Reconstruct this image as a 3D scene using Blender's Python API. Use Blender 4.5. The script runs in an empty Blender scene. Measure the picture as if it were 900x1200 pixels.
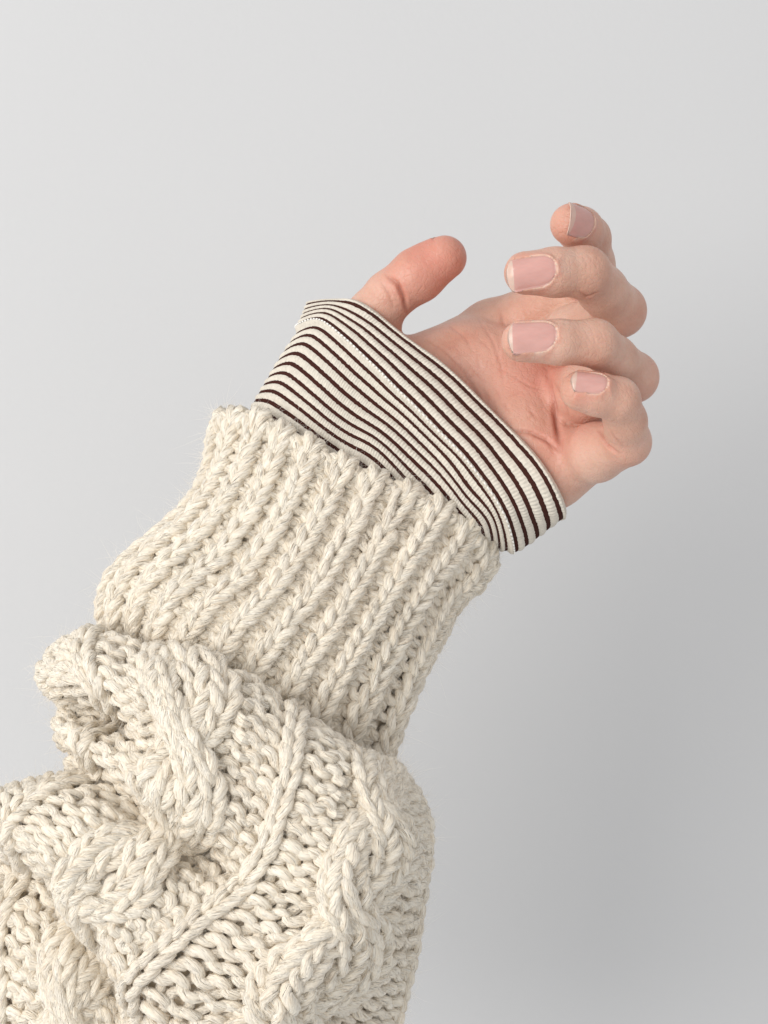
import bpy, math, random
import numpy as np
from mathutils import Vector, Matrix
from mathutils.bvhtree import BVHTree

rng = np.random.default_rng(7)
random.seed(7)
scene = bpy.context.scene
COL = scene.collection

# ------------------------------------------------------------------ camera
S = 0.00023            # metres per photograph pixel in the plane through the arm
CAM_D = 0.55           # camera to that plane
cam = bpy.data.cameras.new('camera')
cam_o = bpy.data.objects.new('camera', cam)
COL.objects.link(cam_o)
cam_o.location = (0, -CAM_D, 0)
cam_o.rotation_euler = (math.radians(90), 0, 0)
cam.sensor_fit = 'VERTICAL'
cam.angle_y = 2 * math.atan(600 * S / CAM_D)
cam.clip_start = 0.01
cam.clip_end = 50
scene.camera = cam_o

# ------------------------------------------------------------------ light
world = bpy.data.worlds.new('World')
scene.world = world
world.use_nodes = True
bg = world.node_tree.nodes['Background']
bg.inputs[0].default_value = (0.975, 0.985, 1.0, 1)
bg.inputs[1].default_value = 0.62


def area(name, loc, target, size, power, color):
    li = bpy.data.lights.new(name, 'AREA')
    li.shape = 'RECTANGLE'
    li.size, li.size_y = size
    li.energy = power
    li.color = color
    o = bpy.data.objects.new(name, li)
    COL.objects.link(o)
    o.location = loc
    o.rotation_euler = (Vector(target) - Vector(loc)).to_track_quat('-Z', 'Y').to_euler()
    return o


area('window_light', (-1.05, -1.15, 0.26), (0.0, 0.03, 0.0), (1.15, 1.15), 18.5, (1.0, 0.975, 0.94))

vs = scene.view_settings
vs.view_transform = 'Standard'
vs.look = 'None'
vs.exposure = 0.30
vs.gamma = 1.0
scene.cycles.max_bounces = 12
scene.cycles.diffuse_bounces = 8


# ------------------------------------------------------------------ helpers
def P3(a):
    """photograph pixel x, y and depth (pixels towards the camera) -> metres"""
    a = np.asarray(a, float)
    y = -a[..., 2] * S
    f = (CAM_D + y) / CAM_D
    return np.stack([(a[..., 0] - 450) * S * f, y, (600 - a[..., 1]) * S * f], -1)


def RP(r, d):
    return r * S * (CAM_D - d * S) / CAM_D


def unit(v):
    return v / np.maximum(np.linalg.norm(v, axis=-1, keepdims=True), 1e-12)


def mesh_obj(name, verts, quads, mat, parent=None, smooth=True, attrs=None, tris=None):
    verts = np.ascontiguousarray(verts, np.float32).reshape(-1, 3)
    me = bpy.data.meshes.new(name)
    nq = 0 if quads is None else len(quads)
    nt = 0 if tris is None else len(tris)
    idx = []
    if nq:
        idx.append(np.asarray(quads, np.int32).ravel())
    if nt:
        idx.append(np.asarray(tris, np.int32).ravel())
    idx = np.concatenate(idx)
    me.vertices.add(len(verts))
    me.vertices.foreach_set('co', verts.ravel())
    me.loops.add(len(idx))
    me.loops.foreach_set('vertex_index', idx)
    me.polygons.add(nq + nt)
    starts = np.concatenate([np.arange(nq) * 4, nq * 4 + np.arange(nt) * 3]).astype(np.int32)
    totals = np.concatenate([np.full(nq, 4), np.full(nt, 3)]).astype(np.int32)
    me.polygons.foreach_set('loop_start', starts)
    me.polygons.foreach_set('loop_total', totals)
    me.polygons.foreach_set('use_smooth', np.full(nq + nt, smooth))
    for k, arr in (attrs or {}).items():
        arr = np.ascontiguousarray(arr, np.float32)
        if arr.ndim == 1:
            me.attributes.new(k, 'FLOAT', 'POINT').data.foreach_set('value', arr)
        else:
            me.attributes.new(k, 'FLOAT_VECTOR', 'POINT').data.foreach_set('vector', arr.ravel())
    me.update(calc_edges=True)
    me.validate()
    me.materials.append(mat)
    o = bpy.data.objects.new(name, me)
    COL.objects.link(o)
    if parent is not None:
        o.parent = parent
        if parent.type == 'EMPTY':
            o.matrix_parent_inverse = Matrix.Translation(-parent.location)
    return o


def grid_quads(n, m, wrap_m=False, base=0):
    mm = m if wrap_m else m - 1
    i, j = np.meshgrid(np.arange(n - 1), np.arange(mm), indexing='ij')
    j2 = (j + 1) % m
    q = np.stack([i * m + j, (i + 1) * m + j, (i + 1) * m + j2, i * m + j2], -1).reshape(-1, 4)
    return q + base


def crom(tk, V, t):
    """non-uniform Catmull-Rom through V (n,...) at knots tk"""
    tk = np.asarray(tk, float)
    V = np.asarray(V, float)
    t = np.asarray(t, float)
    sh = (-1,) + (1,) * (V.ndim - 1)
    h = np.diff(tk).reshape(sh)
    s = np.diff(V, axis=0) / h
    m = np.empty_like(V)
    m[0], m[-1] = s[0], s[-1]
    if len(tk) > 2:
        m[1:-1] = (s[1:] * h[:-1] + s[:-1] * h[1:]) / (h[1:] + h[:-1])
    i = np.clip(np.searchsorted(tk, t, side='right') - 1, 0, len(tk) - 2)
    hh = h[i]
    x = ((t - tk[i]).reshape(sh)) / hh
    x2, x3 = x * x, x * x * x
    return (2 * x3 - 3 * x2 + 1) * V[i] + (x3 - 2 * x2 + x) * hh * m[i] + (-2 * x3 + 3 * x2) * V[i + 1] + (x3 - x2) * hh * m[i + 1]


class Tube:
    """closed tube through a net of control points net[col][row] = (px, py, d); columns run round it, rows along it"""

    def __init__(self, ucols, net, period, vrows, nu=900, nv=420):
        net = np.asarray(net, float)
        ucols = np.asarray(ucols, float)
        k = 3
        uk = np.concatenate([ucols[-k:] - period, ucols, ucols[:k] + period])
        nk = np.concatenate([net[-k:], net, net[:k]])
        self.period, self.v0, self.v1 = period, vrows[0], vrows[-1]
        us = np.arange(nu) / nu * period
        us = np.where(us > uk[-1], us - period, us)
        vv = np.linspace(self.v0, self.v1, nv)
        A = crom(uk, nk, us)                          # nu, rows, 3
        B = crom(vrows, A.transpose(1, 0, 2), vv)     # nv, nu, 3
        self.G = P3(B)
        self.nu, self.nv = nu, nv
        self.renormal()

    def renormal(self):
        G = self.G
        du = np.roll(G, -1, 1) - np.roll(G, 1, 1)
        dv = np.gradient(G, axis=0)
        N = unit(np.cross(dv, du))
        for _ in range(4):
            N = unit(N + np.roll(N, 1, 1) + np.roll(N, -1, 1))
            N[1:-1] = unit(N[1:-1] + N[2:] + N[:-2])
        self.N = N

    def at(self, u, v):
        x = (np.asarray(u) / self.period * self.nu) % self.nu
        y = np.clip((np.asarray(v) - self.v0) / (self.v1 - self.v0) * (self.nv - 1), 0, self.nv - 1.001)
        i0 = np.floor(x).astype(int) % self.nu
        i1 = (i0 + 1) % self.nu
        fx = (x - np.floor(x))[..., None]
        j0 = np.floor(y).astype(int)
        fy = (y - j0)[..., None]
        j1 = j0 + 1

        def s(A):
            return (A[j0, i0] * (1 - fx) + A[j0, i1] * fx) * (1 - fy) + (A[j1, i0] * (1 - fx) + A[j1, i1] * fx) * fy
        return s(self.G), unit(s(self.N))


def wnoise(shape, scale):
    """smooth 1-D noise along the last axis"""
    n = shape[-1]
    m = max(4, int(n / scale) + 3)
    k = rng.standard_normal(shape[:-1] + (m,))
    t = np.linspace(0, m - 1.001, n)
    i = t.astype(int)
    f = t - i
    f = f * f * (3 - 2 * f)
    return k[..., i] * (1 - f) + k[..., i + 1] * f


# ------------------------------------------------------------------ materials
def nodes(name):
    m = bpy.data.materials.new(name)
    m.use_nodes = True
    nt = m.node_tree
    return m, nt, nt.nodes['Principled BSDF']


def N_(nt, kind, **kw):
    n = nt.nodes.new(kind)
    for k, v in kw.items():
        setattr(n, k, v)
    return n


def ramp(nt, fac, stops):
    r = N_(nt, 'ShaderNodeValToRGB')
    while len(r.color_ramp.elements) < len(stops):
        r.color_ramp.elements.new(0.5)
    for e, (p, c) in zip(r.color_ramp.elements, stops):
        e.position = p
        e.color = c + (1,) if len(c) == 3 else c
    nt.links.new(fac, r.inputs[0])
    return r.outputs[0]


def noise(nt, vec, scale, detail=3, rough=0.5):
    n = N_(nt, 'ShaderNodeTexNoise')
    n.inputs['Scale'].default_value = scale
    n.inputs['Detail'].default_value = detail
    n.inputs['Roughness'].default_value = rough
    if vec is not None:
        nt.links.new(vec, n.inputs['Vector'])
    return n.outputs['Fac']


def vmul(nt, vec, s):
    n = N_(nt, 'ShaderNodeVectorMath', operation='MULTIPLY')
    nt.links.new(vec, n.inputs[0])
    n.inputs[1].default_value = s
    return n.outputs[0]


def bump(nt, h, strength, dist, prev=None):
    b = N_(nt, 'ShaderNodeBump')
    b.inputs['Strength'].default_value = strength
    b.inputs['Distance'].default_value = dist
    nt.links.new(h, b.inputs['Height'])
    if prev is not None:
        nt.links.new(prev, b.inputs['Normal'])
    return b.outputs[0]


def mix(nt, fac, a, b, blend='MIX'):
    m = N_(nt, 'ShaderNodeMix', data_type='RGBA', blend_type=blend)
    for sock, v in ((m.inputs[0], fac), (m.inputs[6], a), (m.inputs[7], b)):
        if hasattr(v, 'links') or isinstance(v, bpy.types.NodeSocket):
            nt.links.new(v, sock)
        else:
            sock.default_value = v if not isinstance(v, tuple) else (v + (1,) if len(v) == 3 else v)
    return m.outputs[2]


def mat_wall():
    m, nt, b = nodes('painted_wall')
    tc = N_(nt, 'ShaderNodeTexCoord').outputs['Object']
    n1 = noise(nt, tc, 2.5, 3)
    c = ramp(nt, n1, [(0.3, (0.545, 0.546, 0.55)), (0.7, (0.57, 0.571, 0.575))])
    nt.links.new(c, b.inputs['Base Color'])
    b.inputs['Roughness'].default_value = 0.75
    n2 = noise(nt, tc, 450, 4)
    n3 = noise(nt, tc, 14, 2)
    x = bump(nt, n2, 0.12, 0.0005)
    nt.links.new(bump(nt, n3, 0.10, 0.003, x), b.inputs['Normal'])
    return m


def mat_yarn():
    m, nt, b = nodes('cream_wool_yarn')
    at = N_(nt, 'ShaderNodeAttribute', attribute_name='yarn').outputs['Vector']
    f1 = noise(nt, vmul(nt, at, (0.30, 4.2, 4.2)), 1.0, 3, 0.65)
    f2 = noise(nt, vmul(nt, at, (0.30, 1.9, 1.9)), 1.0, 2, 0.5)
    ff = N_(nt, 'ShaderNodeMath', operation='ADD')
    nt.links.new(f1, ff.inputs[0])
    nt.links.new(f2, ff.inputs[1])
    hf = N_(nt, 'ShaderNodeMath', operation='MULTIPLY')
    nt.links.new(ff.outputs[0], hf.inputs[0])
    hf.inputs[1].default_value = 0.5
    c = ramp(nt, hf.outputs[0], [(0.34, (0.74, 0.61, 0.46)), (0.45, (0.92, 0.825, 0.675)), (0.60, (0.96, 0.895, 0.78))])  # recesses between fibres browned, their shade painted into the colour
    tc = N_(nt, 'ShaderNodeTexCoord').outputs['Object']
    big = noise(nt, tc, 30, 2)
    c = mix(nt, ramp(nt, big, [(0.35, (0, 0, 0)), (0.7, (0.35, 0.35, 0.35))]), c, (0.88, 0.78, 0.65))
    nt.links.new(c, b.inputs['Base Color'])
    b.inputs['Roughness'].default_value = 0.9
    b.inputs['Specular IOR Level'].default_value = 0.15
    b.inputs['Sheen Weight'].default_value = 0.25
    b.inputs['Sheen Roughness'].default_value = 0.4
    x = bump(nt, f1, 0.85, 0.0010)
    nt.links.new(bump(nt, f2, 0.8, 0.0010, x), b.inputs['Normal'])
    return m


def mat_plain(name, col, rough=0.9, spec=0.2):
    m, nt, b = nodes(name)
    tc = N_(nt, 'ShaderNodeTexCoord').outputs['Object']
    n = noise(nt, tc, 900, 3)
    c = ramp(nt, n, [(0.3, tuple(x * 0.88 for x in col)), (0.7, tuple(min(1, x * 1.08) for x in col))])
    nt.links.new(c, b.inputs['Base Color'])
    b.inputs['Roughness'].default_value = rough
    b.inputs['Specular IOR Level'].default_value = spec
    nt.links.new(bump(nt, n, 0.5, 0.0003), b.inputs['Normal'])
    return m


def mat_fibre():
    m, nt, b = nodes('wool_fibre')
    b.inputs['Base Color'].default_value = (0.93, 0.89, 0.83, 1)
    b.inputs['Roughness'].default_value = 0.8
    b.inputs['Specular IOR Level'].default_value = 0.1
    tr = N_(nt, 'ShaderNodeBsdfTranslucent')
    tr.inputs['Color'].default_value = (0.95, 0.92, 0.86, 1)
    mx = N_(nt, 'ShaderNodeMixShader')
    mx.inputs[0].default_value = 0.6
    nt.links.new(b.outputs[0], mx.inputs[1])
    nt.links.new(tr.outputs[0], mx.inputs[2])
    nt.links.new(mx.outputs[0], nt.nodes['Material Output'].inputs['Surface'])
    return m


def mat_skin():
    m, nt, b = nodes('skin')
    tc = N_(nt, 'ShaderNodeTexCoord').outputs['Object']
    red = N_(nt, 'ShaderNodeAttribute', attribute_name='redness').outputs['Fac']
    pale = N_(nt, 'ShaderNodeAttribute', attribute_name='paleness').outputs['Fac']
    n1 = noise(nt, tc, 90, 4, 0.6)
    n2 = noise(nt, tc, 420, 3, 0.6)
    base = ramp(nt, n1, [(0.3, (0.53, 0.295, 0.215)), (0.5, (0.60, 0.365, 0.275)), (0.7, (0.65, 0.425, 0.335))])
    c = mix(nt, red, base, (0.60, 0.225, 0.165))
    c = mix(nt, pale, c, (0.76, 0.60, 0.50))
    c = mix(nt, N_(nt, 'ShaderNodeAttribute', attribute_name='fold').outputs['Fac'], c, (0.40, 0.14, 0.095))  # darkens the creases in the colour, standing in for shade inside them
    c = mix(nt, ramp(nt, n2, [(0.35, (0.0, 0.0, 0.0)), (0.75, (0.22, 0.22, 0.22))]), c, (0.58, 0.33, 0.25))
    nt.links.new(c, b.inputs['Base Color'])
    b.inputs['Roughness'].default_value = 0.44
    b.inputs['Specular IOR Level'].default_value = 0.38
    b.inputs['Subsurface Weight'].default_value = 0.35
    b.inputs['Subsurface Radius'].default_value = (1.0, 0.35, 0.2)
    b.inputs['Subsurface Scale'].default_value = 0.0016
    v = N_(nt, 'ShaderNodeTexVoronoi', feature='DISTANCE_TO_EDGE')
    v.inputs['Scale'].default_value = 620
    wv = N_(nt, 'ShaderNodeVectorMath', operation='ADD')
    nt.links.new(tc, wv.inputs[0])
    nn = N_(nt, 'ShaderNodeTexNoise')
    nn.inputs['Scale'].default_value = 300
    nt.links.new(tc, nn.inputs['Vector'])
    nt.links.new(vmul(nt, nn.outputs['Color'], (0.002, 0.002, 0.002)), wv.inputs[1])
    nt.links.new(wv.outputs[0], v.inputs['Vector'])
    vb = ramp(nt, v.outputs['Distance'], [(0.0, (0, 0, 0)), (0.12, (1, 1, 1))])
    x = bump(nt, vb, 0.25, 0.0003)
    x = bump(nt, n2, 0.45, 0.0006, x)
    nt.links.new(bump(nt, n1, 0.25, 0.0010, x), b.inputs['Normal'])
    return m


def mat_nail(name, col, rough):
    m, nt, b = nodes(name)
    at = N_(nt, 'ShaderNodeAttribute', attribute_name='nailuv').outputs['Vector']
    n = noise(nt, vmul(nt, at, (7.0, 0.6, 0.0)), 1.0, 2)
    n2 = noise(nt, vmul(nt, at, (1.5, 2.0, 0.0)), 1.0, 2)
    c = ramp(nt, n2, [(0.3, tuple(x * 0.93 for x in col)), (0.7, tuple(min(1, x * 1.06) for x in col))])
    nt.links.new(c, b.inputs['Base Color'])
    b.inputs['Roughness'].default_value = rough
    b.inputs['Specular IOR Level'].default_value = 0.45
    b.inputs['Subsurface Weight'].default_value = 0.2
    b.inputs['Subsurface Radius'].default_value = (1.0, 0.4, 0.3)
    b.inputs['Subsurface Scale'].default_value = 0.001
    nt.links.new(bump(nt, n, 0.12, 0.0003), b.inputs['Normal'])
    return m


M_WALL = mat_wall()
M_YARN = mat_yarn()
M_FUZZ = mat_fibre()
M_LINING = mat_plain('wool_gap_backing', (0.84, 0.74, 0.59))  # backing sheet behind the stitches, coloured light and warm to lift gap shadows
M_CREAM = mat_plain('cream_rib_jersey', (0.65, 0.60, 0.52))
M_DARK = mat_plain('dark_brown_rib_jersey', (0.050, 0.017, 0.013), 0.95, 0.1)
M_THREAD = mat_plain('white_sewing_thread', (0.86, 0.84, 0.80), 0.6, 0.3)
M_SKIN = mat_skin()
M_NAIL = mat_nail('nail_plate', (0.60, 0.325, 0.285), 0.14)
M_TIP = mat_nail('nail_free_edge', (0.62, 0.435, 0.36), 0.25)


def tag(o, label, cat=None, group=None, kind=None):
    o['label'] = label
    if cat:
        o['category'] = cat
    if group:
        o['group'] = group
    if kind:
        o['kind'] = kind
    return o


def empty(name, loc):
    o = bpy.data.objects.new(name, None)
    COL.objects.link(o)
    o.location = loc
    o.empty_display_size = 0.02
    return o


# ------------------------------------------------------------------ the setting: a painted wall
WALL_Y = 0.19
wv = np.array([(-2.5, WALL_Y, -2.5), (2.5, WALL_Y, -2.5), (2.5, WALL_Y, 2.5), (-2.5, WALL_Y, 2.5)])
wv = np.concatenate([wv, wv + (0, 0.1, 0)])
wall = mesh_obj('wall', wv, [(0, 1, 2, 3), (5, 4, 7, 6), (1, 0, 4, 5), (2, 1, 5, 6), (3, 2, 6, 7), (0, 3, 7, 4)], M_WALL, smooth=False)
tag(wall, 'plain off-white painted wall behind the raised arm', kind='structure')

# ------------------------------------------------------------------ the hand: distance field, then a mesh
# every bone is a tapered capsule between two (px, py, depth, radius in px)
PALM = [
    ((455, 478, -125, 52), (578, 392, -165, 40)),
    ((450, 510, -105, 60), (612, 425, -118, 40)),
    ((450, 540, -85, 60), (636, 480, -72, 40)),
    ((455, 570, -85, 56), (655, 543, -28, 41)),
    ((430, 470, -95, 55), (545, 425, -108, 44)),
    ((480, 575, -85, 52), (632, 556, -32, 42)),
    ((598, 432, -92, 36), (618, 500, -44, 38)),
    ((430, 560, -90, 68), (452, 520, -95, 66)),
    ((300, 800, -55, 78), (430, 560, -90, 68)),
    ((190, 1000, -20, 84), (300, 800, -55, 78)),
    ((60, 1300, -10, 92), (190, 1000, -20, 84)),
]
FINGERS = {
    'index': [(578, 392, -165, 40), (640, 362, -112, 33), (698, 336, -52, 29), (694, 308, -18, 25.5), (689, 279, 18, 26), (680, 269, 50, 26), (669, 263, 76, 24.5)],
    'middle': [(622, 424, -135, 36), (672, 392, -55, 34), (726, 364, 15, 30.5), (706, 340, 62, 28.5), (685, 319, 104, 30), (650, 319, 118, 28.5), (616, 320, 124, 25.5)],
    'ring': [(642, 474, -92, 38), (690, 459, -8, 37.5), (742, 442, 58, 29), (720, 420, 105, 26), (697, 402, 143, 27.5), (655, 401, 156, 26), (612, 400, 160, 24.5)],
    'pinky': [(664, 541, -52, 37), (699, 530, 24, 34.5), (735, 518, 78, 27.5), (733, 493, 112, 24.5), (724, 468, 140, 25.5), (700, 462, 150, 25), (680, 458, 154, 23.5)],
    'thumb': [(440, 470, -95, 52), (420, 402, -85, 37), (438, 370, -78, 31.5), (456, 347, -70, 29), (490, 322, -60, 31.5), (521, 302, -52, 26)],
}


def seg(a, b):
    A, B = P3(np.array(a[:3])), P3(np.array(b[:3]))
    return A * 1000, B * 1000, RP(a[3], a[2]) * 1000, RP(b[3], b[2]) * 1000


def sd_cap(p, sg):
    A, B, ra, rb = sg
    ba = B - A
    t = np.clip(((p - A) @ ba) / (ba @ ba), 0, 1)
    return np.linalg.norm(p - A - t[..., None] * ba, axis=-1) - (ra + (rb - ra) * t)


def smin(a, b, k):
    h = np.maximum(k - np.abs(a - b), 0) / k
    return np.minimum(a, b) - h * h * k * 0.25


PALM_S = [seg(a, b) for a, b in PALM]
FING_S = {f: [seg(c[i], c[i + 1]) for i in range(len(c) - 1)] for f, c in FINGERS.items()}


def palm_sdf(p):
    d = sd_cap(p, PALM_S[0])
    for s_ in PALM_S[1:]:
        d = smin(d, sd_cap(p, s_), 9.0)
    return d


def finger_sdf(p, f):
    d = None
    for s_ in FING_S[f]:
        e = sd_cap(p, s_)
        d = e if d is None else smin(d, e, 1.6)
    return d


def hand_sdf(p, use=None):
    p = np.asarray(p, float)
    pd = palm_sdf(p)
    out = pd
    for f in (FINGERS if use is None else use):
        out = np.minimum(out, smin(pd, finger_sdf(p, f), 7.0 if f == 'thumb' else 2.6))
    return out


def surface_nets(F, lo, h):
    nx, ny, nz = F.shape
    sgn = F < 0
    c = sgn[:-1, :-1, :-1].astype(np.int8)
    tot = np.zeros((nx - 1, ny - 1, nz - 1), np.int8)
    for dx in (0, 1):
        for dy in (0, 1):
            for dz in (0, 1):
                tot += sgn[dx:nx - 1 + dx, dy:ny - 1 + dy, dz:nz - 1 + dz]
    act = np.argwhere((tot > 0) & (tot < 8))
    idx = -np.ones(tot.shape, np.int64)
    idx[tuple(act.T)] = np.arange(len(act))
    acc = np.zeros((len(act), 3))
    cnt = np.zeros(len(act))
    corners = [(a, b, c_) for a in (0, 1) for b in (0, 1) for c_ in (0, 1)]
    for i, ca in enumerate(corners):
        for cb in corners[i + 1:]:
            df = np.array(cb) - np.array(ca)
            if np.abs(df).sum() != 1:
                continue
            fa = F[tuple((act + ca).T)].astype(float)
            fb = F[tuple((act + cb).T)].astype(float)
            m = (fa < 0) != (fb < 0)
            t = np.where(m, fa / np.where(m, fa - fb, 1), 0)
            acc += m[:, None] * (np.array(ca) + t[:, None] * df)
            cnt += m
    V = lo + (act + acc / cnt[:, None]) * h
    quads = []
    for ax in range(3):
        o1, o2 = [(1, 2), (2, 0), (0, 1)][ax]
        sl0 = [slice(None)] * 3
        sl1 = [slice(None)] * 3
        sl0[ax] = slice(0, -1)
        sl1[ax] = slice(1, None)
        a = sgn[tuple(sl0)]
        b = sgn[tuple(sl1)]
        e = np.argwhere(a != b)
        ok = (e[:, o1] > 0) & (e[:, o2] > 0) & (e[:, o1] < F.shape[o1] - 1) & (e[:, o2] < F.shape[o2] - 1)
        e = e[ok]
        flip = a[tuple(e.T)]
        d1 = np.zeros(3, int)
        d2 = np.zeros(3, int)
        d1[o1] = 1
        d2[o2] = 1
        q = np.stack([idx[tuple((e - d1 - d2).T)], idx[tuple((e - d2).T)], idx[tuple(e.T)], idx[tuple((e - d1).T)]], -1)
        q[~flip] = q[~flip][:, ::-1]
        quads.append(q)
    return V, np.concatenate(quads)


def build_field(lo, hi, h):
    n = np.ceil((hi - lo) / h).astype(int) + 1
    ax = [lo[i] + np.arange(n[i]) * h for i in range(3)]
    # coarse pass finds the blocks near the skin, fine pass fills only those
    F = np.full(n, 5.0, np.float32)
    bs = 16
    for i in range(0, n[0], bs):
        for j in range(0, n[1], bs):
            for k in range(0, n[2], bs):
                xs, ys, zs = ax[0][i:i + bs], ax[1][j:j + bs], ax[2][k:k + bs]
                cpt = np.array([[xs.mean(), ys.mean(), zs.mean()]])
                dc = hand_sdf(cpt)[0]
                rad = 0.5 * math.sqrt(3) * bs * h + 3
                if abs(dc) > rad + 2:
                    F[i:i + bs, j:j + bs, k:k + bs] = dc
                    continue
                g = np.stack(np.meshgrid(xs, ys, zs, indexing='ij'), -1)
                use = [f for f in FINGERS if finger_sdf(cpt, f)[0] < dc + 2 * rad + 8]
                F[i:i + bs, j:j + bs, k:k + bs] = hand_sdf(g, use)
    return F


def sample_field(p):
    q = (np.asarray(p) - lo_h) / HV
    out = np.full(q.shape[:-1], 5.0)
    ok = np.all((q >= 0) & (q < np.array(F.shape) - 1.001), axis=-1)
    q = q[ok]
    i = np.floor(q).astype(int)
    f = q - i
    acc = 0
    for a in (0, 1):
        for b in (0, 1):
            for c in (0, 1):
                w = (f[:, 0] if a else 1 - f[:, 0]) * (f[:, 1] if b else 1 - f[:, 1]) * (f[:, 2] if c else 1 - f[:, 2])
                acc = acc + w * F[i[:, 0] + a, i[:, 1] + b, i[:, 2] + c]
    out[ok] = acc
    return out


HV = 0.42
lo = P3(np.array([40, 1330, 0])) * 1000
pts = np.concatenate([np.array([s_[0] for s_ in PALM_S + sum(FING_S.values(), [])]), np.array([s_[1] for s_ in PALM_S + sum(FING_S.values(), [])])])
lo_h = np.array([-25.0, pts[:, 1].min() - 16, -6.0])
lo_h[0] = P3(np.array([330, 0, -90]))[0] * 1000 - 8
lo_h[2] = P3(np.array([0, 700, -90]))[2] * 1000
hi_h = np.array([P3(np.array([790, 0, 0]))[0] * 1000, 42, P3(np.array([0, 215, 0]))[2] * 1000])
F = build_field(lo_h, hi_h, HV)
V, Q = surface_nets(F, lo_h, HV)


def sdf_normal(p, e=0.4):
    g = np.stack([sample_field(p + np.eye(3)[i] * e) - sample_field(p - np.eye(3)[i] * e) for i in range(3)], -1)
    return unit(g)


# smooth the net a little and pull it back to the field
nb_sum = np.zeros_like(V)
nb_cnt = np.zeros(len(V))
E = np.concatenate([Q[:, [0, 1]], Q[:, [1, 2]], Q[:, [2, 3]], Q[:, [3, 0]]])


def lap(V, w):
    s_ = np.zeros_like(V)
    c_ = np.zeros(len(V))
    for a, b in ((0, 1), (1, 0)):
        np.add.at(s_, E[:, a], V[E[:, b]])
        np.add.at(c_, E[:, a], 1)
    return V + w * (s_ / np.maximum(c_, 1)[:, None] - V)


for _ in range(3):
    V = lap(V, 0.5)
NRM = sdf_normal(V)


def raycaster(V, Q):
    return BVHTree.FromPolygons([Vector(v) for v in V], [tuple(int(i) for i in q) for q in Q])


bvh = raycaster(V, Q)
CAMP = Vector((0, -CAM_D * 1000, 0))


def pick(px, py):
    t = P3(np.array([px, py, 0.0])) * 1000
    d = (Vector(t) - CAMP).normalized()
    loc, nor, _, _ = bvh.ray_cast(CAMP, d)
    return (np.array(loc), np.array(nor)) if loc is not None else (None, None)


red = np.zeros(len(V))
pale = np.zeros(len(V))
disp = np.zeros(len(V))
crease_shade = np.zeros(len(V))


def polyline_dist(pl, V):
    best = np.full(len(V), 1e9)
    par = np.zeros(len(V))
    nseg = len(pl) - 1
    for k, (a, b) in enumerate(zip(pl[:-1], pl[1:])):
        ba = b - a
        t = np.clip(((V - a) @ ba) / max(ba @ ba, 1e-9), 0, 1)
        dd = np.linalg.norm(V - a - t[:, None] * ba, axis=1)
        par = np.where(dd < best, (k + t) / nseg, par)
        best = np.minimum(best, dd)
    return best, np.sin(np.pi * np.clip(par, 0.02, 0.98)) ** 0.6


def crease(pxs, depth, width, redd=0.35, redw=1.5):
    """a fold line in the skin: photograph pixels dropped on the skin, then cut along the surface in 3-D"""
    p = []
    for (x0, y0), (x1, y1) in zip(pxs[:-1], pxs[1:]):
        for t in np.linspace(0, 1, 6):
            q, _ = pick(x0 + (x1 - x0) * t, y0 + (y1 - y0) * t)
            if q is not None and (not p or np.linalg.norm(q - p[-1]) < 9):
                p.append(q)
    if len(p) < 2:
        return
    p = np.array(p)
    cen = p.mean(0)
    sub = np.where(np.linalg.norm(V - cen, axis=1) < np.linalg.norm(p - cen, axis=1).max() + 5)[0]
    d, tp = polyline_dist(p, V[sub])
    disp[sub] -= tp * depth * np.exp(-(d / width) ** 2) - tp * 0.12 * depth * np.exp(-((d - 2.4 * width) / (1.2 * width)) ** 2)
    red[sub] += 0.5 * tp * redd * np.exp(-(d / redw) ** 2)
    crease_shade[sub] = np.maximum(crease_shade[sub], tp * redd * 1.4 * np.exp(-(d / (0.9 * width)) ** 2))  # painted shade, narrow along the crease line


crease([(641, 432), (649, 470), (654, 505), (658, 528)], 1.0, 0.75, 0.5)       # across the palm to the fold of the little finger
crease([(585, 366), (596, 392), (607, 416), (617, 440)], 0.4, 0.45, 0.25)
crease([(603, 505), (622, 507), (640, 515), (656, 529)], 0.8, 0.6, 0.4)
crease([(545, 487), (575, 492), (603, 505)], 0.3, 0.5, 0.15)
crease([(497, 398), (520, 410), (545, 436), (562, 470), (575, 495)], 0.35, 0.5, 0.15)
crease([(525, 380), (545, 395), (556, 415)], 0.25, 0.4, 0.1)
crease([(560, 372), (578, 400), (588, 430), (590, 455)], 0.25, 0.45, 0.1)
crease([(600, 440), (620, 452), (640, 458)], 0.2, 0.4, 0.1)
crease([(453, 322), (466, 333), (473, 348), (477, 368)], 1.2, 0.55, 0.6)     # thumb joint
crease([(446, 330), (456, 344), (462, 362)], 0.3, 0.4, 0.2)
crease([(702, 503), (711, 521), (727, 534)], 1.1, 0.55, 0.55)                # little finger joint
crease([(711, 498), (720, 513), (735, 527)], 0.3, 0.4, 0.2)
crease([(648, 445), (658, 466), (668, 490)], 0.4, 0.5, 0.25)
crease([(676, 341), (688, 348), (702, 342)], 0.45, 0.45, 0.3)
crease([(668, 350), (684, 356), (704, 374)], 0.35, 0.45, 0.25)
crease([(690, 430), (706, 436), (722, 446)], 0.3, 0.4, 0.25)
for cx, cy in ((694, 308), (703, 396), (731, 455)):                          # wrinkles over the end joints
    for k in (-7, -2, 3, 8):
        crease([(cx + k - 3, cy - 9), (cx + k + 1, cy), (cx + k + 2, cy + 9)], 0.10, 0.35, 0.05, 1.5)

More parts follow.
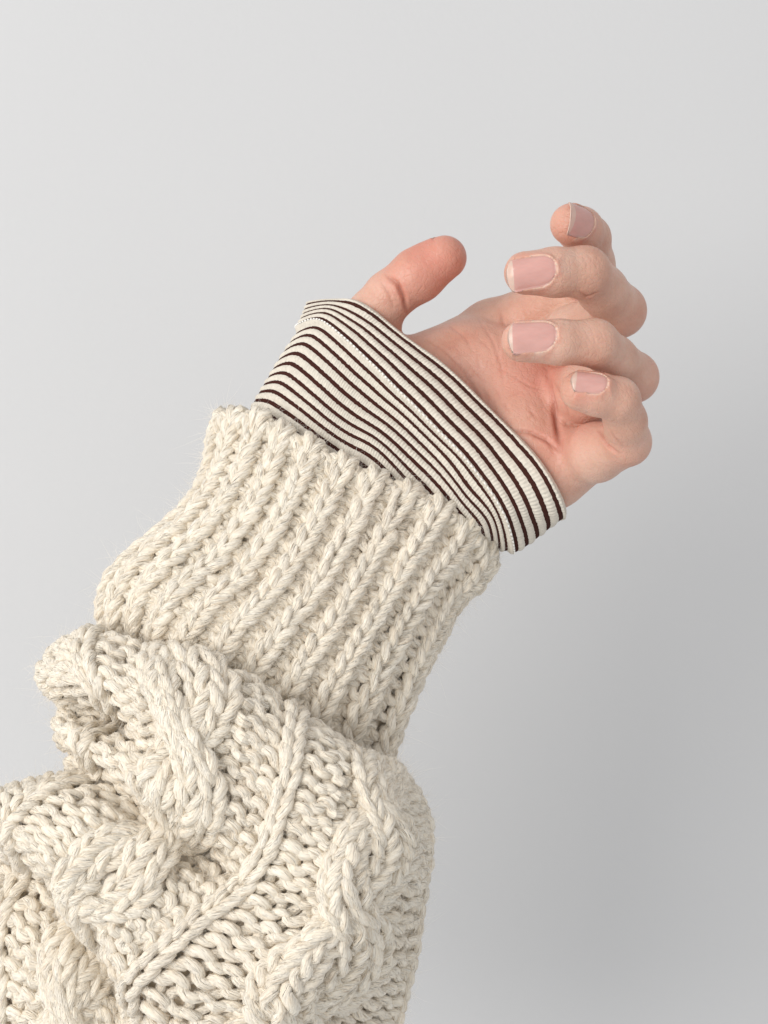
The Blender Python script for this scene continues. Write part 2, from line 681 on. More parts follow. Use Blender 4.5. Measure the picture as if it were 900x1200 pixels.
for _ in range(46):                                                           # fine lines of the palm
    x0, y0 = rng.uniform(505, 640), rng.uniform(385, 520)
    a0 = rng.choice([0.9, 1.1, 1.3, -0.5]) + rng.normal(0, 0.25)
    ln = rng.uniform(12, 30)
    crease([(x0, y0), (x0 + ln * 0.5 * math.cos(a0) + rng.normal(0, 1.5), y0 + ln * 0.5 * math.sin(a0) + rng.normal(0, 1.5)), (x0 + ln * math.cos(a0), y0 + ln * math.sin(a0))], 0.13, 0.38, 0.10, 0.8)

# blood under the skin: tips, joints, thumb
for f, n, r, a in (('index', -1, 9, .45), ('middle', -1, 8, .35), ('ring', -1, 8, .35), ('pinky', -1, 7, .4), ('thumb', -1, 11, .7), ('thumb', -2, 12, .6),
                   ('middle', 2, 8, .28), ('ring', 2, 8, .28), ('pinky', 2, 8, .25), ('middle', 4, 6, .12), ('ring', 4, 6, .12), ('pinky', 4, 6, .12)):
    c = P3(np.array(FINGERS[f][n][:3])) * 1000
    red += a * np.exp(-(np.linalg.norm(V - c, axis=1) / r) ** 2)
for x, y, r, a in ((650, 435, 9, .5), (655, 520, 10, .5), (625, 445, 12, .25), (560, 400, 12, .15), (690, 500, 8, .25), (600, 450, 12, .2), (610, 365, 8, .2), (540, 430, 14, .12)):
    q, _ = pick(x, y)
    if q is not None:
        red += a * np.exp(-(np.linalg.norm(V - q, axis=1) / r) ** 2)
q, _ = pick(690, 560)
pale += 0.18 * np.exp(-(np.linalg.norm(V - q, axis=1) / 10) ** 2)

# nails: a curved plate fitted to the skin, the skin pressed in under it and raised round it
NAILS = [  # finger, centre px, direction of the tip (x right, y up, towards camera), face direction, length, half width (mm), free edge share
    ('middle', (624, 317), (-1.0, -0.10, 0.12), (0.02, 0.22, 0.97), 11.8, 4.0, 0.10),
    ('ring', (625, 391), (-1.0, 0.0, 0.06), (0.0, 0.50, 0.86), 11.6, 3.9, 0.09),
    ('pinky', (692, 446), (-0.97, 0.22, 0.10), (0.12, 0.60, 0.78), 8.6, 3.1, 0.10),
    ('index', (685, 255), (-0.50, 0.20, 0.84), (0.72, 0.40, 0.57), 9.6, 4.2, 0.15),
    ('thumb', (508, 285), (0.80, 0.52, 0.10), (-0.36, 0.52, -0.77), 13.0, 5.4, 0.13),
]
NAIL_MESHES = []
for fn, (cx, cy), D, Nn, L, W, fe in NAILS:
    w2 = lambda a: np.array([a[0], -a[2], a[1]])
    D = unit(w2(D))
    Nn = w2(Nn)
    Nn = unit(Nn - D * (Nn @ D))
    Sd = np.cross(D, Nn)
    if fn == 'thumb':
        tipc = P3(np.array(FINGERS['thumb'][-1][:3])) * 1000
        o_ = tipc + Nn * 20 - D * 4.8
        loc, _, _, _ = bvh.ray_cast(Vector(o_), Vector(-Nn))
        C = np.array(loc)
    else:
        C, _ = pick(cx, cy)
    # sample the skin under the nail and fit a quadric
    rows, hs = [], []
    for a in np.linspace(-1, 1, 11):
        for b_ in np.linspace(-0.5, 0.42, 11):
            o_ = C + Sd * a * W + D * b_ * L + Nn * 12
            loc, _, _, _ = bvh.ray_cast(Vector(o_), Vector(-Nn))
            if loc is not None:
                hh = (np.array(loc) - C) @ Nn
                if hh > -5.5:
                    x, y = a * W, b_ * L
                    rows.append([1, y, x * x, y * y, x])
                    hs.append(hh)
    co = np.linalg.lstsq(np.array(rows), np.array(hs), rcond=None)[0]
    co[1] = np.clip(co[1], -0.22, 0.22)
    co[3] = np.clip(co[3], -0.006, 0.002)
    co[2] = np.clip(co[2], -0.11, -0.065)

    def hfun(x, y, co=co):
        return co[0] + co[1] * y + co[2] * x * x + co[3] * y * y + co[4] * x

    def wprof(t):     # half width along the nail, t = 0 cuticle .. 1 tip
        a = np.where(t < 0.36, np.clip(1 - ((0.36 - t) / 0.37) ** 2.4, 0, 1) ** 0.5, 1.0)
        b_ = np.where(t > 0.86, 1 - 0.5 * (np.clip(t - 0.86, 0, 1) / 0.14) ** 2.2, 1.0)
        return W * a * b_ * (0.94 + 0.06 * t)
    # press skin
    rel = V - C
    x, y, z = rel @ Sd, rel @ D, rel @ Nn
    t = y / L + 0.5
    near = (np.abs(z - hfun(x, y)) < 3.2) & (np.linalg.norm(rel, axis=1) < L) & ((NRM @ Nn) > -0.1)
    wp = wprof(np.clip(t, 0.0, 1))
    ed = np.maximum(np.abs(x) - wp, np.maximum((-t) * L, (t - (1 - fe)) * L))
    inside = near & (ed < 0)
    target = hfun(x, y) - 0.25
    V[inside] += (target - z)[inside][:, None] * Nn
    fold = near & (ed >= 0) & (ed < 2.6) & (t < 0.86)
    want = hfun(x, y) + 0.24 - 0.16 * np.maximum(ed - 0.5, 0) ** 1.6
    amt = np.clip((want - z), -0.3, 0.9) * np.exp(-(ed / 1.6) ** 2)
    V[fold] += amt[fold][:, None] * Nn
    pale[fold] += (0.5 * np.exp(-((ed - 0.1) / 0.28) ** 2) * (t < 0.5))[fold]
    red[fold] += (0.25 * np.exp(-((ed - 0.8) / 0.7) ** 2))[fold]
    # plate
    na, nbb = 17, 26
    aa, tt = np.meshgrid(np.linspace(-1, 1, na), np.linspace(0.005, 1, nbb), indexing='ij')
    xx = aa * wprof(tt)
    yend = (tt - 0.5) * L + 0.5 * (1 - aa ** 2) * np.clip((tt - 0.8) / 0.2, 0, 1)
    zz = hfun(xx, yend) + 0.06 - 0.40 * np.clip((np.abs(aa) - 0.88) / 0.12, 0, 1) * np.clip((0.93 - tt) / 0.1, 0, 1) - 0.3 * np.clip((0.06 - tt) / 0.06, 0, 1)
    for i_ in range(na):
        for j_ in range(nbb):
            if tt[i_, j_] > 0.8:
                loc, _, _, _ = bvh.ray_cast(Vector(C + xx[i_, j_] * Sd + yend[i_, j_] * D + Nn * 12), Vector(-Nn))
                if loc is not None:
                    hs_ = (np.array(loc) - C) @ Nn
                    k_ = min(1, (tt[i_, j_] - 0.8) / 0.2)
                    zz[i_, j_] += np.clip(hs_ + 0.3 - zz[i_, j_], -1.6, 0.3) * 0.75 * k_ * k_
    top = C + xx[..., None] * Sd + yend[..., None] * D + zz[..., None] * Nn
    NAIL_MESHES.append((fn, top, Nn, aa, tt, fe))

V = V + np.clip(disp, -1.6, 0.5)[:, None] * NRM
person = mesh_obj('person', V / 1000, Q, M_SKIN, attrs={'redness': np.clip(red, 0, 0.9), 'paleness': np.clip(pale, 0, 0.8), 'fold': np.clip(crease_shade, 0, 0.8)})
tag(person, 'bare hand raised with palm open and fingers loosely curled, wearing sweater over striped sleeve', 'person')
for fn, top, Nn, aa, tt, fe in NAIL_MESHES:
    na, nbb = aa.shape
    cut = int(round((1 - fe) * (nbb - 1)))

    def plate(name, sl, mat, parent, skip):
        T = top[:, sl]
        B = T - Nn * 0.30
        n, m = T.shape[:2]
        vv = np.concatenate([T.reshape(-1, 3), B.reshape(-1, 3)]) / 1000
        q1 = grid_quads(n, m)
        q2 = grid_quads(n, m)[:, ::-1] + n * m
        rim = [(i, 0) for i in range(n)] + [(n - 1, j) for j in range(1, m)] + [(i, m - 1) for i in range(n - 2, -1, -1)] + [(0, j) for j in range(m - 2, 0, -1)]
        ri = np.array([i * m + j for i, j in rim])
        rn = np.roll(ri, -1)
        keep = ~((ri % m == skip) & (rn % m == skip)) if skip >= 0 else np.ones(len(ri), bool)
        ri, rn = ri[keep], rn[keep]
        q3 = np.stack([ri, rn, rn + n * m, ri + n * m], -1)
        uv = np.stack([aa[:, sl], tt[:, sl], 0 * aa[:, sl]], -1).reshape(-1, 3)
        return mesh_obj(name, vv, np.concatenate([q1, q2, q3]), mat, parent, attrs={'nailuv': np.concatenate([uv, uv])})
    nl = plate('fingernail', slice(0, cut + 1), M_NAIL, person, cut)
    plate('nail_tip', slice(cut, nbb), M_TIP, nl, 0)

# ------------------------------------------------------------------ striped sleeve under the sweater
rim = [(366, 355), (400, 354), (440, 370), (480, 400), (521, 430), (567, 474), (613, 523), (645, 566), (657, 600)]
seam = [(351, 386), (376, 380), (405, 403), (440, 435), (475, 468), (516, 509), (556, 551), (588, 600), (598, 640)]
mid1 = [(334, 411), (358, 403), (389, 429), (424, 460), (460, 488), (502, 526), (543, 566), (572, 610), (577, 641)]
mid2 = [(320, 434), (342, 430), (374, 457), (408, 485), (444, 508), (487, 545), (528, 585), (553, 624), (556, 652)]
low = [(297, 474), (316, 478), (348, 500), (388, 529), (424, 552), (458, 586), (496, 630), (523, 666), (536, 698)]
ins = [(275, 520), (290, 535), (325, 555), (366, 584), (400, 612), (432, 648), (468, 688), (492, 720), (503, 745)]
dr = [-95, -70, -45, -30, -18, -5, 5, 0, -45]
ds = [-95, -62, -32, -14, 0, 10, 15, 5, -55]
d1 = [-92, -58, -28, -18, -14, -10, -8, -14, -66]
d2 = [-92, -55, -25, -16, -16, -16, -18, -28, -75]
dl = [-90, -52, -20, -10, -12, -20, -30, -45, -85]
di = [-90, -60, -35, -25, -22, -25, -30, -40, -75]
net = []
ucol = []
for i in range(9):
    net.append([r[i] + (d_[i],) for r, d_ in ((rim, dr), (seam, ds), (mid1, d1), (mid2, d2), (low, dl), (ins, di))])
    ucol.append(i)
PER = 16.0
for k, ang in ((10.0, 0.22), (11.5, 0.42), (13.0, 0.62), (14.5, 0.82)):
    a = ang * math.pi
    colp = []
    for r, c0, hb in ((rim, -95, 75), (seam, -95, 72), (mid1, -95, 62), (mid2, -92, 55), (low, -88, 48), (ins, -84, 45)):
        L_, R_ = np.array(r[0], float), np.array(r[-1], float)
        c_ = (L_ + R_) / 2
        e = c_ + (R_ - c_) * math.cos(a)
        colp.append((e[0], e[1], c0 - hb * math.sin(a)))
    net.append(colp)
    ucol.append(k)
SV = [0.0, 5.0, 7.5, 9.8, 14.0, 18.0]           # v counts stripes
shirt = Tube(ucol, net, PER, SV, 1000, 420)
# the cloth lies on the hand: push it out where the hand would poke through
def soften(a, n):
    for _ in range(n):
        a = (a + np.roll(a, 7, 1) + np.roll(a, -7, 1)) / 3
        b = np.pad(a, ((7, 7), (0, 0)), mode='edge')
        a = (a + b[14:] + b[:-14]) / 3
    return a


for _ in range(4):
    G = shirt.G * 1000
    push = np.clip(1.3 - sample_field(G), 0, 6)
    push = np.maximum(soften(push, 6), 0.75 * soften(push, 2))
    shirt.G = (G + shirt.N * push[..., None]) / 1000
    shirt.renormal()

sleeve = empty('striped_sleeve', P3(np.array([450, 540, -90])))
tag(sleeve, 'cream and dark brown striped rib jersey sleeve end, showing between sweater cuff and palm', 'sleeve')

NR = 236
NU = NR * 4
ribphase = np.arange(NU) / 4.0
uu = np.arange(NU) / NU * PER
ribh = 0.5 + 0.5 * np.cos(2 * np.pi * ribphase)       # one rib per four samples


def vjag(v, amp, seed):
    r = np.random.default_rng(seed)
    j = r.standard_normal(NR) * 0.5 + 0.5 * np.sign(np.sin(np.arange(NR) * math.pi + 0.5))
    return v + amp * np.repeat(j, 4) * (0.6 + 0.4 * ribh)


wob = 0.03 * np.sin(uu * 2.1) + 0.02 * np.sin(uu * 5.3 + 1)
bounds = []      # (v start, v end, dark)
v = -0.02
k = 0
while v < 17.4:
    cw, dw = (0.30, 0.34) if k == 0 else (0.64, 0.36)
    if 4.5 < v < 5.2:
        cw = 0.74
    bounds.append((v, v + cw, False))
    bounds.append((v + cw, v + cw + dw, True))
    v += cw + dw
    k += 1


def hem(v):
    """the turned-up hem is two layers thick"""
    return 1.0 * (1 / (1 + np.exp((v - 5.05) * 14))) + 0.0


for bi, (va, vb, dark) in enumerate(bounds):
    na = 7
    ea = vjag(np.full(NU, va), 0.022 if bi else 0, 100 + bi) + (wob if bi else 0)
    eb = vjag(np.full(NU, vb), 0.022, 101 + bi) + wob
    rows = []
    for q in np.linspace(0, 1, na):
        vv = ea + (eb - ea) * q
        p, n = shirt.at(uu, np.maximum(vv, 0))
        z = hem(vv) + (0.08 if dark else 0.40) * math.sin(math.pi * q) * (0.55 + 0.45 * ribh) + 0.16 * (ribh - 0.5) * (0.5 if dark else 1.0)
        rows.append(p + n * (z / 1000)[:, None])
    if bi == 0:     # the edge turns over and inside
        extra = []
        for q in (0.55, 0.25, 0.0, -0.5, -1.0):
            p, n = shirt.at(uu, np.full(NU, max(0.0, -q * 3)))
            p0, n0 = shirt.at(uu, np.zeros(NU))
            p1, _ = shirt.at(uu, np.full(NU, 0.3))
            out = unit(p0 - p1)
            zz = hem(0.0) * q
            extra.append(p + n * (zz / 1000 - (0.0003 if q < 0 else 0)) + (out * 0.0005 * (1 - abs(q - 0.3)) if q >= 0 else 0))
        rows = extra[::-1] + rows
    R = np.stack(rows)
    q = grid_quads(len(rows), NU, True)[:, ::-1]
    # faces run (row, u): orient outwards
    o = mesh_obj('dark_stripe' if dark else 'cream_stripe', R.reshape(-1, 3), q[:, ::-1], M_DARK if dark else M_CREAM, sleeve)

# hem stitching: a dashed line of white thread
stv, stq = [], []
base = 0
n_st = 150
for i in range(n_st):
    u0 = PER * i / n_st
    u1 = u0 + PER / n_st * 0.62
    us = np.linspace(u0, u1, 6)
    vs_ = np.full(6, 4.72) + np.interp(us, uu, wob)
    p, n = shirt.at(us, vs_)
    arch = np.sin(np.linspace(0, math.pi, 6)) * 0.25 + 1.2
    p = p + n * (arch / 1000)[:, None]
    T = unit(np.gradient(p, axis=0))
    B = unit(np.cross(T, n))
    ang = np.arange(6) / 6 * 2 * math.pi
    ring = p[:, None] + 0.00024 * (np.cos(ang)[None, :, None] * B[:, None] + np.sin(ang)[None, :, None] * n[:, None])
    stv.append(ring.reshape(-1, 3))
    stq.append(grid_quads(6, 6, True, base))
    base += 36
st = mesh_obj('hem_stitching', np.concatenate(stv), np.concatenate(stq), M_THREAD, sleeve)
st['kind'] = 'stuff'

# ------------------------------------------------------------------ knitting
SIDES = 12
FUZZ_P, FUZZ_N, FUZZ_T = [], [], []


def knit_courses(tube, uedge, x0, x1, courses, zfun, r_px, H=0.86, A=0.19, D_px=6.0, ppw=16, warp=None, jit=0.05, rvar=0.07):
    """one yarn per course, looping through wales x0..x1; zfun(x, y, leg) -> height in px.  Returns rings (course, point, side, 3), attributes, wale starts"""
    npt = (x1 - x0) * ppw + 1
    xx = x0 + np.arange(npt) / ppw
    ph = (xx % 1.0) * 2 * np.pi
    nC = len(courses)
    X = np.repeat((xx + A * np.sin(2 * ph))[None], nC, 0)
    Y = np.asarray(courses, float)[:, None] + H * np.cos(ph)[None]
    leg = np.repeat((-np.cos(2 * ph))[None], nC, 0)      # +1 on the legs, -1 on heads and sinkers
    X = X + jit * wnoise((nC, npt), 9)
    Y = Y + 1.6 * jit * wnoise((nC, npt), 11)
    Xw, Yw, Z = zfun(X, Y, leg, np.repeat(xx[None], nC, 0))
    Z = Z + 0.6 * wnoise((nC, npt), 10)
    u = np.interp(Xw, np.arange(len(uedge)), uedge)
    p, n = tube.at(u, Yw)
    p = p + n * (Z * S)[..., None]
    T = unit(np.gradient(p, axis=1))
    # parallel transport
    Nf = np.empty_like(p)
    cur = unit(n[:, 0] - (n[:, 0] * T[:, 0]).sum(-1, keepdims=True) * T[:, 0])
    Nf[:, 0] = cur
    for i in range(1, npt):
        cur = cur - (cur * T[:, i]).sum(-1, keepdims=True) * T[:, i]
        cur = unit(cur)
        Nf[:, i] = cur
    Bf = np.cross(T, Nf)
    s = np.concatenate([np.zeros((nC, 1)), np.cumsum(np.linalg.norm(np.diff(p, axis=1), axis=-1), 1)], 1) * 1000   # mm
    rad = r_px * S * (1 + rvar * wnoise((nC, npt), 7))
    ang = np.arange(SIDES) / SIDES * 2 * np.pi
    tw = 0.26 * s + rng.uniform(0, 6.28, (nC, 1))
    th = ang[None, None] + 0 * tw[..., None]
    # loose strands: each wanders along the yarn and turns with its twist
    nst = 7
    tab = 0.15 * wnoise((nC, nst, npt), 6)
    tab = np.concatenate([tab, tab[:, :1]], 1)
    ps = ((th - tw[..., None]) / (2 * np.pi) * nst) % nst
    i0 = np.floor(ps).astype(int)
    fs = ps - i0
    ci = np.arange(nC)[:, None, None]
    pi_ = np.arange(npt)[None, :, None]
    strand = tab[ci, i0, pi_] * (1 - fs) + tab[ci, i0 + 1, pi_] * fs
    rr = rad[..., None] * (1 + 0.03 * np.cos(3 * (th - tw[..., None])) + strand)
    ring = p[:, :, None] + rr[..., None] * (np.cos(th)[..., None] * Nf[:, :, None] + np.sin(th)[..., None] * Bf[:, :, None])
    yat = np.stack([np.repeat((s + rng.uniform(0, 500, (nC, 1)))[..., None], SIDES, -1), np.cos(th - tw[..., None]), np.sin(th - tw[..., None])], -1)
    # fibre roots
    return dict(ring=ring, yat=yat, ppw=ppw, p=p, T=T, n=n, rad=rad)


def part_from(kn, name, w0, w1, parent, mat=M_YARN, caps=False):
    """cut wales w0..w1 (counted from the run's start) out of the courses as one mesh"""
    a, b = int(round(w0 * kn['ppw'])), int(round(w1 * kn['ppw'])) + 1
    R = kn['ring'][:, a:b]
    Y = kn['yat'][:, a:b]
    nC, m, s_, _ = R.shape
    one = grid_quads(m, s_, True)
    q = (one[None] + (np.arange(nC) * m * s_)[:, None, None]).reshape(-1, 4)
    fan = np.array([(0, i, i + 1) for i in range(1, s_ - 1)])
    tr = []
    for end, st_ in ((a == 0, 0), (b == kn['ring'].shape[1], (m - 1) * s_)):
        if end:                                   # close the yarn where a run begins or stops
            tr.append((fan[None] + st_ + (np.arange(nC) * m * s_)[:, None, None]).reshape(-1, 3))
    o = mesh_obj(name, R.reshape(-1, 3), q, mat, parent, attrs={'yarn': Y.reshape(-1, 3)}, tris=np.concatenate(tr) if tr else None)
    return o


def add_fuzz(kn, density):
    R = kn['ring']
    nC, m, s_, _ = R.shape
    n = int(nC * m * density)
    ci, pi, si = rng.integers(0, nC, n), rng.integers(1, m - 1, n), rng.integers(0, s_, n)
    ok = kn['n'][ci, pi, 1] < 0.3                 # the far side of the sleeve carries none
    ci, pi, si = ci[ok], pi[ok], si[ok]
    p = R[ci, pi, si]
    FUZZ_P.append(p)
    FUZZ_N.append(unit(p - kn['p'][ci, pi]) + 0.5 * kn['n'][ci, pi])
    FUZZ_T.append(kn['T'][ci, pi])


def build_fuzz(name, parent, lmin, lmax, width):
    p = np.concatenate(FUZZ_P)
    n = unit(np.concatenate(FUZZ_N))
    t = np.concatenate(FUZZ_T)
    FUZZ_P.clear(), FUZZ_N.clear(), FUZZ_T.clear()
    k = len(p)
    stray = rng.random((k, 1)) < 0.28             # a few fibres stand off, most lie along the yarn
    L = (lmin + (lmax - lmin) * rng.random(k) ** 1.8)[:, None] * np.where(stray, 1.5, 0.8)
    sg = rng.choice([-1, 1], (k, 1))
    d = unit(n * np.where(stray, rng.uniform(0.3, 1.1, (k, 1)), rng.uniform(0.05, 0.35, (k, 1))) + sg * t * rng.uniform(0.4, 1.2, (k, 1)) + np.where(stray, 0.45, 0.22) * rng.standard_normal((k, 3)))
    curl = np.where(stray, 0.75, 0.3) * rng.standard_normal((k, 3)) - np.where(stray, 0.3, 0.15) * n
    pts_ = np.stack([p + L * (d * q + curl * q * q * 0.6) for q in (0, 0.35, 0.7, 1.0)], 1)
    side = unit(np.cross(d, rng.standard_normal((k, 3))))
    wv_ = width * np.array([1, 1, 0.75])[None, :, None]
    a = pts_[:, :3] - side[:, None] * wv_
    b = pts_[:, :3] + side[:, None] * wv_
    vv = np.concatenate([np.stack([a, b], 2).reshape(k, 6, 3), pts_[:, 3:]], 1)
    q = np.array([(2 * i, 2 * i + 1, 2 * i + 3, 2 * i + 2) for i in range(2)])
    off = (np.arange(k) * 7)[:, None, None]
    o = mesh_obj(name, vv.reshape(-1, 3), (q[None] + off).reshape(-1, 4), M_FUZZ, parent, tris=(np.array([[4, 5, 6]])[None] + off).reshape(-1, 3))
    o['kind'] = 'stuff'
    return o


def lining(name, tube, v0, v1, depth_px, parent, nu=260, nv=120):
    us = np.arange(nu) / nu * tube.period
    vv = np.linspace(v0, v1, nv)
    U, Vv = np.meshgrid(us, vv)
    p, n = tube.at(U, Vv)
    p = p - n * depth_px * S
    return mesh_obj(name, p.reshape(-1, 3), grid_quads(nv, nu, True), M_LINING, parent)


sweater = empty('sweater_sleeve', P3(np.array([200, 1000, -20])))
tag(sweater, 'chunky cream cable-knit sweater sleeve bunched in folds below its ribbed cuff', 'sweater')

# --- ribbed cuff
cols = [
    [(260, 484), (251, 510), (243, 550), (212, 600), (132, 672), (119, 712), (128, 752)],
    [(300, 484), (288, 515), (270, 560), (235, 613), (165, 682), (150, 728), (165, 775)],
    [(350, 508), (338, 540), (318, 588), (272, 658), (212, 716), (194, 755), (210, 802)],
    [(415, 543), (400, 575), (372, 628), (330, 692), (282, 745), (262, 785), (272, 840)],
    [(480, 570), (462, 602), (432, 656), (395, 720), (352, 785), (328, 830), (335, 878)],
    [(545, 602), (530, 632), (502, 668), (466, 724), (430, 795), (404, 850), (395, 908)],
    [(578, 650), (567, 680), (537, 708), (518, 744), (490, 800), (467, 858), (448, 912)],
]
cd = [-78, -74, -68, -58, -48, -46, -60]
ch = [88, 98, 104, 108, 112, 100, 66]
fr = [0.0, 0.62, 0.90, 1.0, 0.92, 0.66, 0.0]
net, ucol = [], []
for i, c_ in enumerate(cols):
    row = [(x, y, cd[r] + ch[r] * fr[i]) for r, (x, y) in enumerate(c_)]
    x0, y0, d0 = row[0]
    x1, y1, d1_ = row[1]
    cx, cy = (cols[0][0][0] + cols[-1][0][0]) / 2, (cols[0][0][1] + cols[-1][0][1]) / 2
    inner = (x0 + (x1 - x0) * 0.9 + (cx - x0) * 0.10, y0 + (y1 - y0) * 0.9 + (cy - y0) * 0.10, cd[0] + (d0 - cd[0]) * 0.72)
    net.append([inner] + row)
    ucol.append(i + 3.0)
CP = 12.0
for k, fa in ((7.0, 0.2), (8.25, 0.4), (9.75, 0.6), (11.0, 0.8)):
    a = fa * math.pi
    L_, R_ = np.array(net[0]), np.array(net[6])
    c_ = (L_ + R_) / 2
    e = c_ + (R_ - c_) * math.cos(a)
    for r in range(len(e)):
        e[r, 2] = cd[max(r - 1, 0)] - ch[max(r - 1, 0)] * (0.72 if r == 0 else 0.95) * math.sin(a)
    net.append([tuple(x) for x in e])
    ucol.append((k + 3.0) % CP)
ordr = np.argsort(ucol)
ucol, net = [ucol[i] for i in ordr], [net[i] for i in ordr]
CV = [0.0, 1.3, 3.2, 6.2, 10.2, 14.4, 17.0, 20.0]
cuff = Tube(ucol, net, CP, CV, 900, 420)
NRIB = 21
ued = [0.0]
for i in range(NRIB):
    ued += [(i + 0.55) * CP / NRIB, (i + 1.0) * CP / NRIB]
ued = np.array(ued)


def rib_z(X, Y, leg, xi):
    # +1 inside a knit wale (even), -1 inside a purl wale (odd), eased across the border
    w = np.floor(xi).astype(int)
    f = xi - np.floor(xi)
    sg = np.where(w % 2 == 0, 1.0, -1.0) * np.clip(np.minimum(f, 1 - f) / 0.14, 0, 1)
    env = np.where(w % 2 == 0, 1.0, -1.0) * np.sin(np.pi * f) ** 0.7
    return X, Y, sg * 4.6 * leg + np.where(env > 0, 5.0, 7.5) * env - 5.0


courses = np.arange(0.92, 19.6, 0.98)
kn = knit_courses(cuff, ued, 0, 2 * NRIB, courses, rib_z, 6.1, H=0.86, A=0.26)
cuff_o = lining('ribbed_cuff', cuff, 0.0, 19.9, 13, sweater)
tag(cuff_o, 'ribbed knit cuff')
for i in range(NRIB):
    part_from(kn, 'rib', 2 * i, 2 * i + 1, cuff_o)
    part_from(kn, 'rib_valley', 2 * i + 1, 2 * i + 2, cuff_o)
add_fuzz(kn, 9.5)

# --- sleeve body: net[column][row], rows run from under the cuff down over roll, crease, fold edge and out of the frame
B = {
    0.0: [(118, 752, -60), (78, 750, -30), (50, 781, -12), (62, 812, 5), (78, 828, -32), (66, 853, -18), (82, 902, -45), (38, 916, -30), (-12, 934, -10), (-32, 974, 15), (-10, 1012, -45), (-42, 1062, -25), (-45, 1225, -25)],
    2.5: [(128, 752, 0), (108, 742, 28), (98, 768, 78), (118, 812, 102), (138, 846, 20), (96, 868, 72), (108, 906, 35), (55, 926, 72), (15, 956, 92), (8, 988, 80), (28, 1018, 5), (5, 1062, 20), (0, 1225, 10)],
    4.5: [(153, 760, 20), (150, 751, 52), (150, 785, 110), (158, 832, 137), (163, 864, 112), (142, 898, 132), (155, 932, 78), (105, 950, 114), (70, 985, 128), (50, 1014, 118), (74, 1048, 35), (40, 1092, 50), (35, 1225, 30)],
    8.0: [(212, 774, 40), (207, 766, 76), (210, 800, 130), (215, 858, 154), (213, 896, 157), (206, 938, 152), (207, 972, 106), (165, 992, 126), (120, 1035, 136), (84, 1057, 127), (107, 1088, 50), (86, 1132, 72), (80, 1235, 50)],
    11.0: [(286, 799, 50), (283, 790, 84), (286, 822, 132), (284, 880, 152), (275, 922, 152), (260, 972, 142), (251, 1005, 90), (210, 1032, 127), (165, 1076, 147), (119, 1106, 132), (134, 1138, 55), (120, 1178, 60), (115, 1255, 40)],
    13.5: [(348, 842, 55), (345, 833, 90), (343, 862, 132), (335, 920, 152), (325, 955, 154), (308, 1000, 150), (284, 1036, 138), (245, 1069, 143), (200, 1106, 152), (151, 1159, 138), (156, 1188, 70), (150, 1225, 60), (150, 1295, 40)],
    15.7: [(402, 876, 55), (400, 868, 86), (398, 892, 127), (387, 946, 152), (378, 985, 157), (365, 1026, 157), (345, 1062, 153), (310, 1106, 155), (270, 1151, 156), (222, 1202, 148), (215, 1237, 120), (205, 1272, 90), (200, 1335, 60)],
    18.2: [(445, 906, 30), (446, 898, 60), (440, 915, 97), (428, 956, 134), (418, 990, 150), (404, 1030, 160), (391, 1070, 165), (372, 1116, 166), (338, 1166, 164), (298, 1211, 152), (285, 1252, 130), (275, 1292, 100), (270, 1345, 60)],
    21.2: [(452, 906, 10), (460, 902, 30), (468, 920, 50), (477, 958, 72), (479, 990, 84), (473, 1026, 86), (461, 1066, 80), (446, 1116, 66), (424, 1166, 52), (395, 1211, 36), (380, 1252, 30), (370, 1292, 20), (360, 1345, 10)],
    24.0: [(448, 902, -45), (461, 900, -52), (481, 925, -42), (497, 960, -42), (500, 990, -42), (496, 1026, -42), (489, 1066, -42), (482, 1116, -42), (470, 1166, -42), (456, 1211, -42), (440, 1252, -42), (430, 1292, -42), (410, 1345, -42)],
}
BV = [0.0, 1.5, 3.6, 6.6, 8.6, 11.0, 13.0, 15.4, 18.2, 21.2, 23.0, 25.4, 31.0]
BP = 42.0
ucol = [k + 8.0 for k in B]
net = [B[k] for k in B]
for k, fa in ((27.6, 0.2), (31.2, 0.4), (34.8, 0.6), (38.4, 0.8)):
    a = fa * math.pi
    L_, R_ = np.array(B[0.0], float), np.array(B[24.0], float)
    c_ = (L_ + R_) / 2
    e = c_ + (R_ - c_) * math.cos(a)
    e[:, 2] = c_[:, 2] + (R_[:, 2] - c_[:, 2]) * math.cos(a) - 130 * math.sin(a)
    net.append([tuple(x) for x in e])
    ucol.append((k + 8.0) % BP)
ordr = np.argsort(ucol)
ucol, net = [ucol[i] for i in ordr], [net[i] for i in ordr]
body = Tube(ucol, net, BP, BV, 900, 560)
be = np.arange(0, 43).astype(float)
CABLES = [(13, 7.2), (24, 13.2), (35, 9.0)]
COLUMNS = [2, 10, 21, 32]


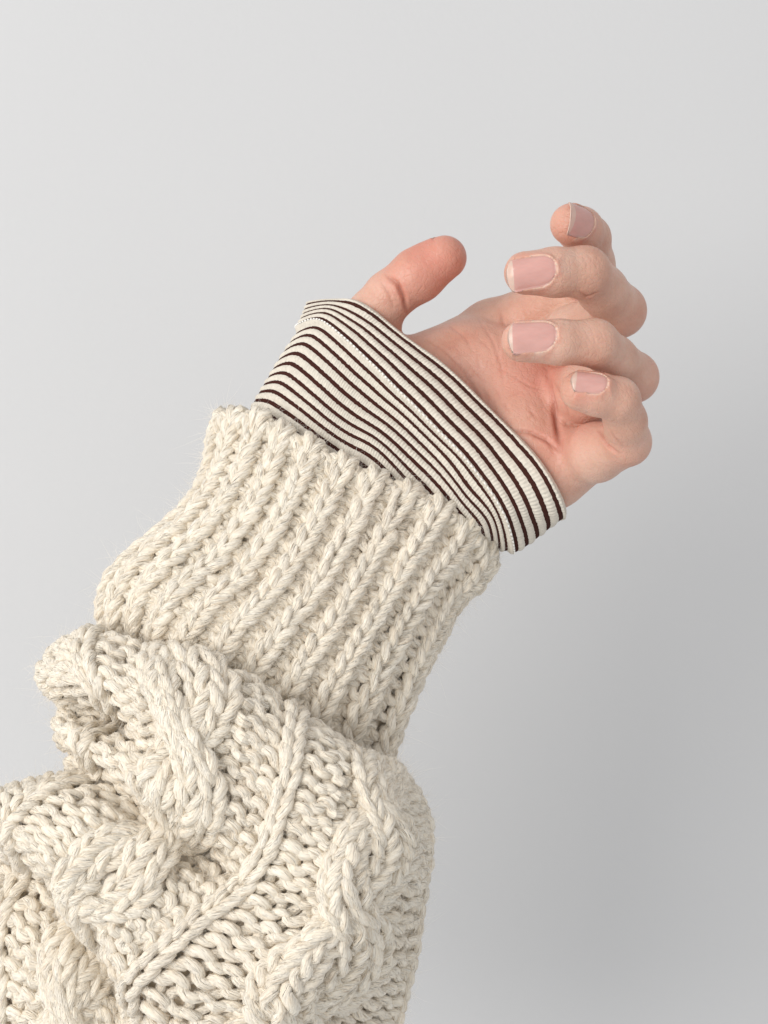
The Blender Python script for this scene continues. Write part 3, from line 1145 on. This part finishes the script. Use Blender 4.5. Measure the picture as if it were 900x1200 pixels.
def purl_z(X, Y, leg, xi):
    w = np.floor(xi).astype(int)
    f = xi - np.floor(xi)
    knit = np.isin(w, COLUMNS)
    under = np.zeros_like(xi)
    for c0, _ in CABLES:
        under = np.maximum(under, np.clip(np.minimum(xi - c0, c0 + 6 - xi) / 0.6, 0, 1))
    sg = np.where(knit, 1.0, -1.0) * np.clip(np.minimum(f, 1 - f) / 0.14, 0, 1) ** np.where(knit | np.isin(w - 1, COLUMNS) | np.isin(w + 1, COLUMNS), 1, 0)
    env = np.where(knit, 5.5 * np.sin(np.pi * f) ** 0.7, 0.0)
    Y = Y - np.where(knit, 0.0, 0.16) * np.cos(2 * np.pi * f)
    return X, Y, sg * 5.0 * leg + env - 7.0 * under - 4.0


bc = np.arange(0.2, 30.8, 1.0)
knb = knit_courses(body, be, 0, 42, bc, purl_z, 6.3, H=0.86, A=0.19, jit=0.05)
body_o = lining('sleeve_body', body, 0.0, 30.9, 15, sweater)
tag(body_o, 'bunched cable-knit part of the sleeve')
cuts = sorted(set([0, 42] + [c for c in COLUMNS] + [c + 1 for c in COLUMNS] + [c for c, _ in CABLES] + [c + 6 for c, _ in CABLES]))
for a, b in zip(cuts[:-1], cuts[1:]):
    nm = 'knit_column' if a in COLUMNS else 'purl_panel'
    part_from(knb, nm, a, b, body_o)
add_fuzz(knb, 6.0)
PT = 7.0
for c0, vc in CABLES:
    xc = c0 + 3.0
    for s_ in (-1, 1):
        def cable_z(X, Y, leg, xi, s_=s_, xc=xc, vc=vc):
            th = np.pi * (Y - vc) / PT + np.pi / 2
            loc = (X - 1.0) * 1.5
            f = np.clip(np.minimum(xi, 2 - xi) / 0.35, 0, 1)
            cth = np.cos(th)
            cth = np.sign(cth) * np.abs(cth) ** 0.8
            # the strand that starts left of the axis crosses in front
            Xn = xc + s_ * 1.45 * cth + loc * (0.80 + 0.12 * np.abs(cth))
            Z = -1.0 - s_ * np.sin(th) * 4.5 + leg * 4.6 + 3.8 * np.sqrt(np.clip(1 - (loc / 1.75) ** 2, 0, 1)) - 8.0 * (1 - f)
            return Xn, Y, Z
        kc = knit_courses(body, be, 0, 2, bc, cable_z, 6.7, H=0.90, A=0.26, jit=0.06)
        part_from(kc, 'cable_strand', 0, 2, body_o)
        add_fuzz(kc, 11.0)
build_fuzz('wool_fuzz', sweater, 0.0015, 0.0055, 0.000026)
print('tris', sum(len(o.data.polygons) * 2 for o in scene.objects if o.type == 'MESH'))
